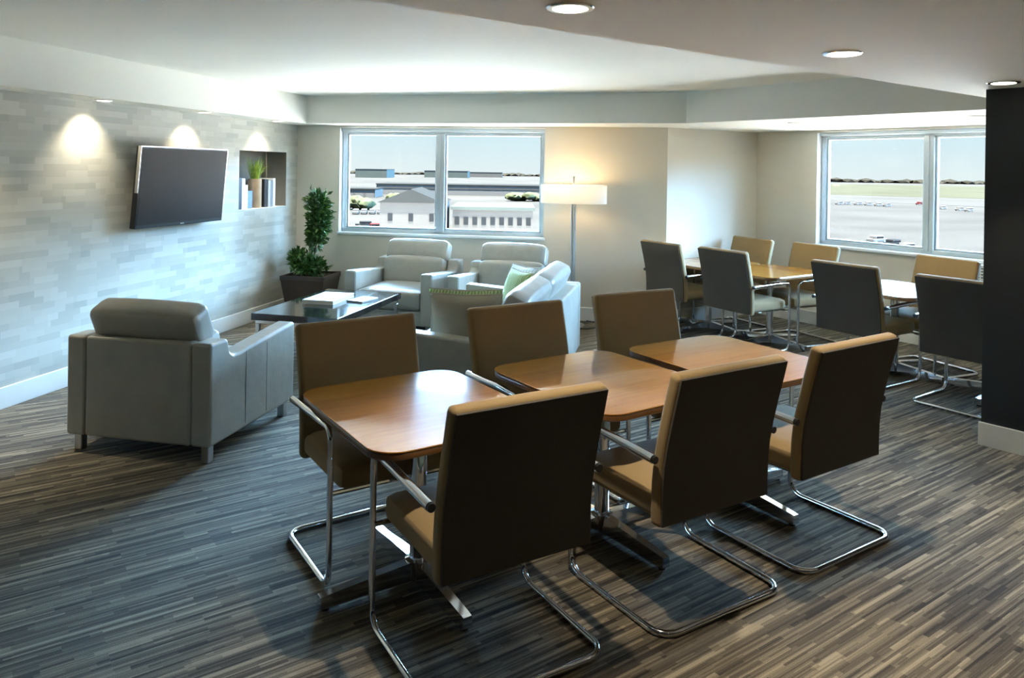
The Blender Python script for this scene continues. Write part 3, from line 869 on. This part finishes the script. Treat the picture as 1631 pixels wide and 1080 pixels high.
bm = bmesh.new(); lathe(bm, [(0, .281), (.064, .281), (.064, .290), (0, .290)], 20); finish('soil', bm, 'soil', vs)

# ------------------------------------------------------------------ corner planter with clipped shrub
pl = thing('potted_shrub', 'clipped green shrub in a dark brown square planter in the corner', 'plant', (-2.255, 8.560, 0), R(-8))
zt, a, b_ = .475, .255, .185
bm = bmesh.new()
def ring(h, z): return [bm.verts.new((sx * h, sy * h, z)) for sx, sy in ((-1, -1), (1, -1), (1, 1), (-1, 1))]
rings = [ring(b_, .0), ring(a - .006, zt - .05), ring(a, zt - .045), ring(a, zt), ring(a - .022, zt), ring(a - .030, zt - .06)]
for p_, q_ in zip(rings, rings[1:]):
    for k in range(4): bm.faces.new((p_[k], p_[(k + 1) % 4], q_[(k + 1) % 4], q_[k]))
bm.faces.new(rings[0][::-1]); bm.faces.new(rings[-1])
finish('planter', bm, 'planter_brown', pl, smooth=False)
bm = bmesh.new()
n = 14; g = {}
for i in range(n + 1):
    for j in range(n + 1):
        x = -a + .028 + (2 * a - .056) * i / n; y = -a + .028 + (2 * a - .056) * j / n
        g[i, j] = bm.verts.new((x, y, zt - .03 + random.uniform(-.008, .012)))
for i in range(n):
    for j in range(n): bm.faces.new((g[i, j], g[i + 1, j], g[i + 1, j + 1], g[i, j + 1]))
finish('soil', bm, 'soil', pl)
def leaf(bm, p, d, L, w):
    d = d.normalized(); up = Vector((random.uniform(-1, 1), random.uniform(-1, 1), random.uniform(.2, 1.5)))
    s = d.cross(up)
    if s.length < 1e-3: s = Vector((1, 0, 0))
    s.normalize(); nn = s.cross(d)
    a_ = bm.verts.new(p); b1 = bm.verts.new(p + d * L * .45 + s * w + nn * w * .3); b2 = bm.verts.new(p + d * L * .45 - s * w + nn * w * .3)
    c_ = bm.verts.new(p + d * L - nn * L * .12); m_ = bm.verts.new(p + d * L * .45)
    bm.faces.new((a_, b1, m_)); bm.faces.new((m_, b1, c_)); bm.faces.new((a_, m_, b2)); bm.faces.new((m_, c_, b2))
def clump(bm, cen, rx, ry, rz, n, L=.055, jag=.18):
    for i in range(n):
        v = Vector((random.gauss(0, 1), random.gauss(0, 1), random.gauss(0, 1))).normalized()
        k = random.uniform(.45, 1.0) * (1 + jag * math.sin(5 * v.x + 7 * v.z + cen[2] * 9))
        p = Vector((cen[0] + v.x * rx * k, cen[1] + v.y * ry * k, cen[2] + v.z * rz * k))
        d = (v + Vector((random.uniform(-.6, .6), random.uniform(-.6, .6), random.uniform(-.1, .9)))).normalized()
        leaf(bm, p, d, random.uniform(.7, 1.2) * L, random.uniform(.013, .021))
random.seed(5)
bm = bmesh.new()
# the tall clipped column leans a little, in three merging tiers
for (x, y, z, r_, h, n_) in ((.035, .02, .84, .075, .13, 200), (.060, .02, .95, .100, .13, 300), (.085, .02, 1.07, .120, .14, 340), (.080, .02, 1.19, .110, .13, 320), (.060, .02, 1.30, .105, .10, 270)):
    clump(bm, (x, y, z), r_, r_, h, n_, .074, .30)
finish('crown', bm, 'leaf_dark', pl, smooth=False)
bm = bmesh.new()
for (x, y, z, r_, h) in ((-.10, -.04, .60, .12, .10), (-.02, -.06, .57, .11, .09), (.07, -.02, .56, .10, .09), (-.17, .0, .66, .06, .06)):
    clump(bm, (x, y, z), r_, r_, h, 200, .076, .35)
finish('lower_foliage', bm, 'leaf_dark', pl, smooth=False)
bm = bmesh.new(); tube(bm, [(.01, .0, zt - .03), (.02, .005, .60), (.045, .015, .78), (.08, .02, 1.05), (.08, .02, 1.3)], lambda q: .013 * (1 - .6 * q), 8)
tube(bm, [(-.06, -.02, zt - .03), (-.07, -.03, .56), (-.12, -.04, .68)], lambda q: .007 * (1 - .5 * q), 6)
tube(bm, [(.04, .02, zt - .03), (-.02, .02, .62), (-.035, .02, .80), (-.015, .02, .93)], lambda q: .006 * (1 - .5 * q), 6)
finish('stem', bm, 'stem_brown', pl)

# ------------------------------------------------------------------ floor lamp
lp = Vector((.675, 8.225))
fl = thing('floor_lamp', 'lit floor lamp with a wide white drum shade on a steel pole behind the sofa', 'lamp', (lp.x, lp.y, 0), math.atan2(dB.y, dB.x))
bm = bmesh.new(); lathe(bm, [(0, 0), (.140, 0), (.140, .012), (.132, .020), (.03, .026), (0, .026)], 36); finish('base', bm, 'brushed_steel', fl)
for s in (-1, 1):
    bm = bmesh.new(); tube(bm, [(s * .0145, 0, .022), (s * .0145, 0, 1.35)], .0125, 12); finish('pole', bm, 'brushed_steel', fl)
bm = bmesh.new(); tube(bm, [(0, 0, 1.33), (0, 0, 1.615)], .009, 10); tube(bm, [(0, 0, 1.612), (0, 0, 1.624)], .012, 10); finish('finial', bm, 'brushed_steel', fl)
bm = bmesh.new()
lathe(bm, [(1, 1.330), (1.0, 1.528), (.992, 1.528), (.992, 1.330), (1, 1.330)], 56, .358, .185)
finish('lamp_shade', bm, 'lamp_shade_fabric', fl)
bm = bmesh.new()
for k in range(3):
    a_ = 2 * PI * k / 3 + .5; tube(bm, [(0, 0, 1.50), (.354 * math.cos(a_), .182 * math.sin(a_), 1.50)], .0025, 6)
finish('shade_spider', bm, 'brushed_steel', fl)
for s in (-1, 1):
    bm = bmesh.new(); lathe(bm, [(0, .0), (.012, 0), (.014, .02), (.028, .05), (.026, .08), (0, .095)], 16)
    bmesh.ops.transform(bm, matrix=T(s * .075, 0, 1.385), verts=bm.verts[:])
    finish('bulb', bm, 'bulb_glow', fl)
    l = bpy.data.lights.new('lamp_glow', 'POINT'); l.energy = 5.5; l.color = (1.0, .70, .36); l.shadow_soft_size = .03
    o = bpy.data.objects.new('lamp_glow', l); COL.objects.link(o); q_ = Matrix.Rotation(math.atan2(dB.y, dB.x), 3, 'Z') @ Vector((s * .075, 0, 0)); o.location = (lp.x + q_.x, lp.y + q_.y, 1.50)
bm = bmesh.new()
tube(bm, fillet([(.675, 8.10, .008), (.80, 8.02, .008), (.92, 8.10, .008), (1.02, 8.22, .008), (.98, 8.36, .008), (.86, 8.47, .008)], .06, 5), .0055, 8)
tag(finish('power_cord', bm, 'cord_black'), 'thin black cord on the floor behind the sofa by the back wall', 'cord')

# ------------------------------------------------------------------ wall heater under the right window
ht = thing('wall_heater', 'white perforated heater cabinet under the right window', 'heater', (PN.x, PN.y, 0), math.atan2(dW.y, dW.x))
bm = bmesh.new(); box(bm, 2.46, 3.75, -.10, -.001, .16, .872, .008, 2); finish('cabinet', bm, 'heater_white', ht)
bm = bmesh.new()
for i in range(40):
    for j in range(5):
        x = 2.50 + i * .03; z = .845 - j * .028
        box(bm, x, x + .017, -.1012, -.099, z - .012, z)
finish('grille', bm, 'heater_slot', ht, smooth=False)

# ------------------------------------------------------------------ outside, seen from an upper floor
GZ = -12.0
bm = bmesh.new(); prism(bm, [(1750 * math.cos(2 * PI * k / 64), 1750 * math.sin(2 * PI * k / 64)) for k in range(64)], GZ - 1, GZ)
tag(finish('ground', bm, 'ext_ground', smooth=False), 'pale flat land outside the windows', 'ground', kind='structure')
bounce_outline = [C - nB * .5 - dB * 9, C - nB * 19 - dB * 9, PN + Vector((8, 17)), PN - nW * 19 + dW * 9, PN - nW * .5 + dW * 9, PN - nW * .5, PC - nB * .6]  # unseen slab added to bounce daylight up onto the ceiling
bm = bmesh.new(); prism(bm, bounce_outline, -2.1, -1.6)
tag(finish('roof_bounce', bm, 'bounce_roof_white', smooth=False), 'added white roof slab below the windows that bounces daylight indoors', 'roof', kind='structure')
def strip(name, pts, z, mat, label):
    bm = bmesh.new(); prism(bm, pts, GZ, GZ + z); tag(finish(name, bm, mat, smooth=False), label, 'ground', kind='structure')
def P(px, d):                                     # bearing given as photo column, distance along the view axis
    return Vector(((px - 815.5) / 1205.5 * d, d))
strip('ground_bounce', [P(-900, 30), P(2600, 30), P(2300, 132), P(-600, 126)], .04, 'ext_white', 'added white ground strip bouncing daylight up into the room')  # bright ground below the sill line, added to throw daylight upward
strip('ground_tarmac', [P(1150, 133), P(1700, 133), P(1750, 260), P(1200, 420)], .05, 'ext_tarmac', 'grey car park seen through the right window')
strip('ground_field', [P(1150, 520), P(1750, 420), P(1800, 900), P(1150, 1000)], .06, 'ext_field', 'pale green field beyond the car park')
strip('road_far', [P(1150, 430), P(1750, 300), P(1750, 330), P(1150, 470)], .08, 'ext_road', 'light road crossing beyond the car park')
strip('road_near', [P(400, 140), P(640, 134), P(640, 150), P(400, 156)], .08, 'ext_road', 'light road below the left pane of the back window')
def building(label, px0, px1, d, top, dep, mat, roof='ext_roof', rows=0, cols=0, wz=(.0, .0), gable=False, stripe=False, doors=0, wsize=(.9, 1.5), name='building'):
    a_, b2 = P(px0, d), P(px1, d); w = (b2 - a_).length
    t = thing(name, label, 'building', (a_.x, a_.y, GZ), math.atan2(b2.y - a_.y, b2.x - a_.x))
    H_ = top - GZ
    bm = bmesh.new(); box(bm, 0, w, 0, dep, 0, H_); finish('wall', bm, mat, t, smooth=False)
    bm = bmesh.new()
    if gable:
        rh = w * .22
        vs_ = [bm.verts.new(p_) for p_ in ((-.4, -.4, H_), (w + .4, -.4, H_), (w / 2, -.4, H_ + rh), (-.4, dep, H_), (w + .4, dep, H_), (w / 2, dep, H_ + rh))]
        for f in ((0, 1, 2), (3, 5, 4), (0, 2, 5, 3), (1, 4, 5, 2), (0, 3, 4, 1)): bm.faces.new([vs_[i] for i in f])
    else: box(bm, -.3, w + .3, -.3, dep + .3, H_, H_ + .5)
    finish('roof', bm, roof, t, smooth=False)
    if stripe:
        bm = bmesh.new(); box(bm, 1, w - 1, -.15, .05, H_ * .62, H_ * .78); finish('fascia_band', bm, 'ext_stripe', t, smooth=False)
    for i in range(rows):
        for j in range(cols):
            x = w * (j + .5) / cols; z = wz[0] + i * wz[1]
            bm = bmesh.new(); box(bm, x - wsize[0] / 2, x + wsize[0] / 2, -.08, .05, z, z + wsize[1]); finish('window', bm, 'ext_window', t, smooth=False)
    for j in range(doors):
        x = w * (j + .5) / doors
        bm = bmesh.new(); box(bm, x - w / doors * .38, x + w / doors * .38, -.1, .05, 0, H_ * .55); finish('garage_door', bm, 'ext_door', t, smooth=False)
    return t
building('long white industrial hall with grey band, across both panes of the back window', 600, 905, 372, -7.2, 30, 'ext_hall', 'ext_roof', stripe=True)
building('grey-roofed garage block with white doors at the left of the back window view', 548, 598, 330, -8.6, 20, 'ext_pale', 'ext_roof', doors=3)
building('grey-green hangar on the skyline at the left of the back window view', 566, 616, 900, -2.2, 60, 'ext_green_grey')
building('grey gabled house filling the lower half of the left pane', 606, 705, 118, -3.9, 14, 'ext_pale', 'ext_roof', rows=2, cols=3, wz=(2.2, 3.0), gable=True, wsize=(.7, 1.2))
building('pale hotel with rows of dark windows in the lower right pane', 722, 850, 122, -5.1, 16, 'ext_pale', 'ext_green_grey', rows=2, cols=9, wz=(1.9, 2.6), wsize=(.75, 1.25))
building('low flat-roofed shed with a dark edge on the skyline behind the mullion', 676, 745, 1000, -3.4, 50, 'ext_green_grey')
building('long pale warehouse on the skyline in the right pane of the back window', 740, 800, 1100, -5.2, 60, 'ext_pale')
building('small white kiosk in the car park at the right window edge', 1555, 1575, 70, -9.3, 3, 'ext_pale', rows=1, cols=1, wz=(.9, 0), wsize=(.5, 1.0))
def car(label, px, d, rz, mat, grp, big=1.):
    p_ = P(px, d); t = thing('car', label, 'car', (p_.x, p_.y, GZ + .09), rz, grp)
    bm = bmesh.new(); box(bm, -2.1, 2.1, -.85, .85, .3, .85, .12, 2); box(bm, -1.2, 1.35, -.74, .74, .82, 1.42, .16, 2)
    bmesh.ops.scale(bm, vec=(1, 1, big), verts=bm.verts[:]); finish('car_body', bm, mat, t)
    bm = bmesh.new(); box(bm, -1.0, 1.15, -.755, .755, .92 * big, 1.28 * big, .02, 1); finish('car_window', bm, 'car_glass', t, smooth=False)
    for sx in (-1.3, 1.3):
        for sy in (-.78, .78):
            bm = bmesh.new(); lathe(bm, [(0, -.09), (.32, -.09), (.32, .09), (0, .09)], 14)
            bmesh.ops.transform(bm, matrix=T(sx, sy, .32, PI / 2), verts=bm.verts[:]); finish('wheel', bm, 'tyre', t)
GC, GR = 'cars outside the back window', 'cars in the car park outside the right window'
car('white car at the far left of the row outside the back window', 568, 215, 1.67, 'car_white', GC)
car('white car second from left of the row outside the back window', 581, 216, 1.67, 'car_white', GC)
car('white car third from left of the row outside the back window', 594, 217, 1.67, 'car_white', GC)
car('white car right beside the gabled house outside the back window', 607, 218, 1.67, 'car_white', GC)
car('red car at the foot of the left pane of the back window', 600, 160, .3, 'car_red', GC, 1.1)
car('dark grey car parked left of the red car outside the back window', 583, 168, .3, 'car_grey', GC, 1.0)
for i, (px, d) in enumerate(((1338, 330), (1350, 332), (1368, 328), (1384, 326), (1400, 322), (1414, 318))):
    car(('first', 'second', 'third', 'fourth', 'fifth', 'sixth')[i] + ' white car from the left in the far row outside the right window', px, d, .5, 'car_white', GR)
for (px, d, m, lab) in ((1398, 150, 'car_white', 'white car alone in the middle of the car park'), (1424, 142, 'car_grey', 'grey car beside the lone white car in the car park'), (1446, 135, 'car_white', 'white van-like car near the mullion in the car park'), (1345, 140, 'car_white', 'white car low at the left of the car park'), (1466, 340, 'car_red', 'red car far off just left of the mullion of the right window'), (1502, 300, 'car_white', 'white car far off just right of the mullion of the right window'), (1530, 290, 'car_white', 'white car far off in the middle of the right pane'), (1545, 285, 'car_white', 'white car far off near the partition edge')):
    car(lab, px, d, .5, m, GR)
random.seed(3)
def shrub(label, px, d, w, h, mat='ext_shrub'):
    p_ = P(px, d); bm = bmesh.new()
    for i in range(9):
        t_ = bmesh.new(); bmesh.ops.create_icosphere(t_, subdivisions=2, radius=1)
        for v in t_.verts: v.co *= 1 + random.uniform(-.14, .14)
        join(bm, t_, T(random.uniform(-.5, .5) * w, random.uniform(-.3, .3) * w, h * random.uniform(.3, .6)) @ Matrix.Diagonal((w * .28, w * .28, h * .4, 1)))
    o = finish('shrub', bm, mat, loc=(p_.x, p_.y, GZ)); tag(o, label, 'shrub', 'shrubs outside the back window')
shrub('pale green shrub behind the white cars outside the back window', 568, 238, 10, 5)
shrub('pale green shrub left of the gabled house outside the back window', 632, 262, 9, 5)
shrub('low pale shrub behind the hotel roof outside the back window', 790, 175, 9, 4)
shrub('pale green shrub in front of the long white hall, right pane', 840, 320, 12, 4)
def belt(name, px0, px1, d, h, n, label):
    bm = bmesh.new(); a_, b2 = P(px0, d), P(px1, d)
    for i in range(n):
        p_ = a_.lerp(b2, i / (n - 1)); t_ = bmesh.new(); bmesh.ops.create_icosphere(t_, subdivisions=1, radius=1)
        for v in t_.verts: v.co *= 1 + random.uniform(-.2, .2)
        s_ = h * random.uniform(.5, 1.0); join(bm, t_, T(p_.x, p_.y + random.uniform(-20, 20), GZ + s_ * .4) @ Matrix.Diagonal((14, 10, s_ * .6, 1)))
    tag(finish(name, bm, 'ext_trees'), label, 'trees', kind='stuff')
belt('treeline', 1120, 1720, 1180, 7.0, 70, 'dark tree line on the horizon outside the right window')
belt('treeline', 540, 900, 1350, 6.0, 40, 'hazy tree line on the horizon outside the back window')

# ------------------------------------------------------------------ sky and sun
w = bpy.data.worlds.new('sky'); scene.world = w; w.use_nodes = True
nt = w.node_tree; bg = nt.nodes['Background']
tc = nt.nodes.new('ShaderNodeTexCoord'); sx = nt.nodes.new('ShaderNodeSeparateXYZ'); nt.links.new(tc.outputs['Generated'], sx.inputs[0])
c_ = ramp(nt, sx.outputs[2], [(0.0, (.86, .97, 1.0)), (.05, (.70, .91, 1.0)), (.085, (.66, .88, 1.0)), (.15, (.33, .62, 1.0))])
ns = noise(nt, tc.outputs['Generated'], 6, 3)
nt.links.new(c_, bg.inputs[0])
def mrange(v, a0, a1, b0, b1):
    n_ = nt.nodes.new('ShaderNodeMapRange'); n_.interpolation_type = 'SMOOTHSTEP'
    for k_, x_ in zip(('From Min', 'From Max', 'To Min', 'To Max'), (a0, a1, b0, b1)): n_.inputs[k_].default_value = x_
    nt.links.new(v, n_.inputs['Value']); return n_.outputs[0]
# bright unseen sky band on the window side, added to light the room
band = mth(nt, 'MULTIPLY', mrange(sx.outputs[2], .085, .19, 0, 1), mrange(sx.outputs[2], .36, .62, 1, 0))
dot = lambda kx, ky: mth(nt, 'ADD', mth(nt, 'MULTIPLY', sx.outputs[0], kx), mth(nt, 'MULTIPLY', sx.outputs[1], ky))
side = mth(nt, 'MULTIPLY', mrange(dot(.62, .78), -.15, .20, 0, 1), mth(nt, 'MAXIMUM', mrange(dot(1, 0), .20, .50, .80, .40), mrange(dot(1, 0), .55, .95, .40, 1.0)))
s_ = mth(nt, 'ADD', mth(nt, 'MULTIPLY', mth(nt, 'MULTIPLY', band, side), SKY_FILL), .98)
nt.links.new(mth(nt, 'MULTIPLY', s_, mth(nt, 'ADD', mth(nt, 'MULTIPLY', ns, .12), .94)), bg.inputs[1])
sun = bpy.data.lights.new('sun', 'SUN'); sun.energy = 110; sun.angle = R(2); sun.color = (1, .94, .85)
so = bpy.data.objects.new('sun', sun); COL.objects.link(so); so.rotation_euler = (R(13), 0, R(-20))
# light portals in the two window openings help the renderer find the sky
for nm, a_, d_, op in (('window_portal', C, dB, W1), ('window_portal', PN, dW, W2)):
    l = bpy.data.lights.new(nm, 'AREA'); l.shape = 'RECTANGLE'; l.size = op[1] - op[0]; l.size_y = op[3] - op[2]
    l.cycles.is_portal = True
    o = bpy.data.objects.new(nm, l); COL.objects.link(o)
    n_ = Vector((-d_.y, d_.x)); m_ = a_ + d_ * (op[0] + op[1]) / 2 + n_ * .18
    o.matrix_world = Matrix.Translation((m_.x, m_.y, (op[2] + op[3]) / 2)) @ Matrix.Rotation(math.atan2(d_.y, d_.x), 4, 'Z') @ Matrix.Rotation(-PI / 2, 4, 'X')

# ------------------------------------------------------------------ render look
scene.view_settings.view_transform = 'Standard'; scene.view_settings.look = 'None'
scene.view_settings.exposure = 0.0; scene.view_settings.gamma = 1.0; scene.view_settings.use_curve_mapping = False
cy = scene.cycles
cy.use_denoising = True
try: cy.denoiser = 'OPENIMAGEDENOISE'
except Exception: pass
cy.max_bounces = 10; cy.diffuse_bounces = 5; cy.glossy_bounces = 4; cy.transparent_max_bounces = 8
cy.sample_clamp_indirect = 60.0
cy.caustics_reflective = False; cy.caustics_refractive = False
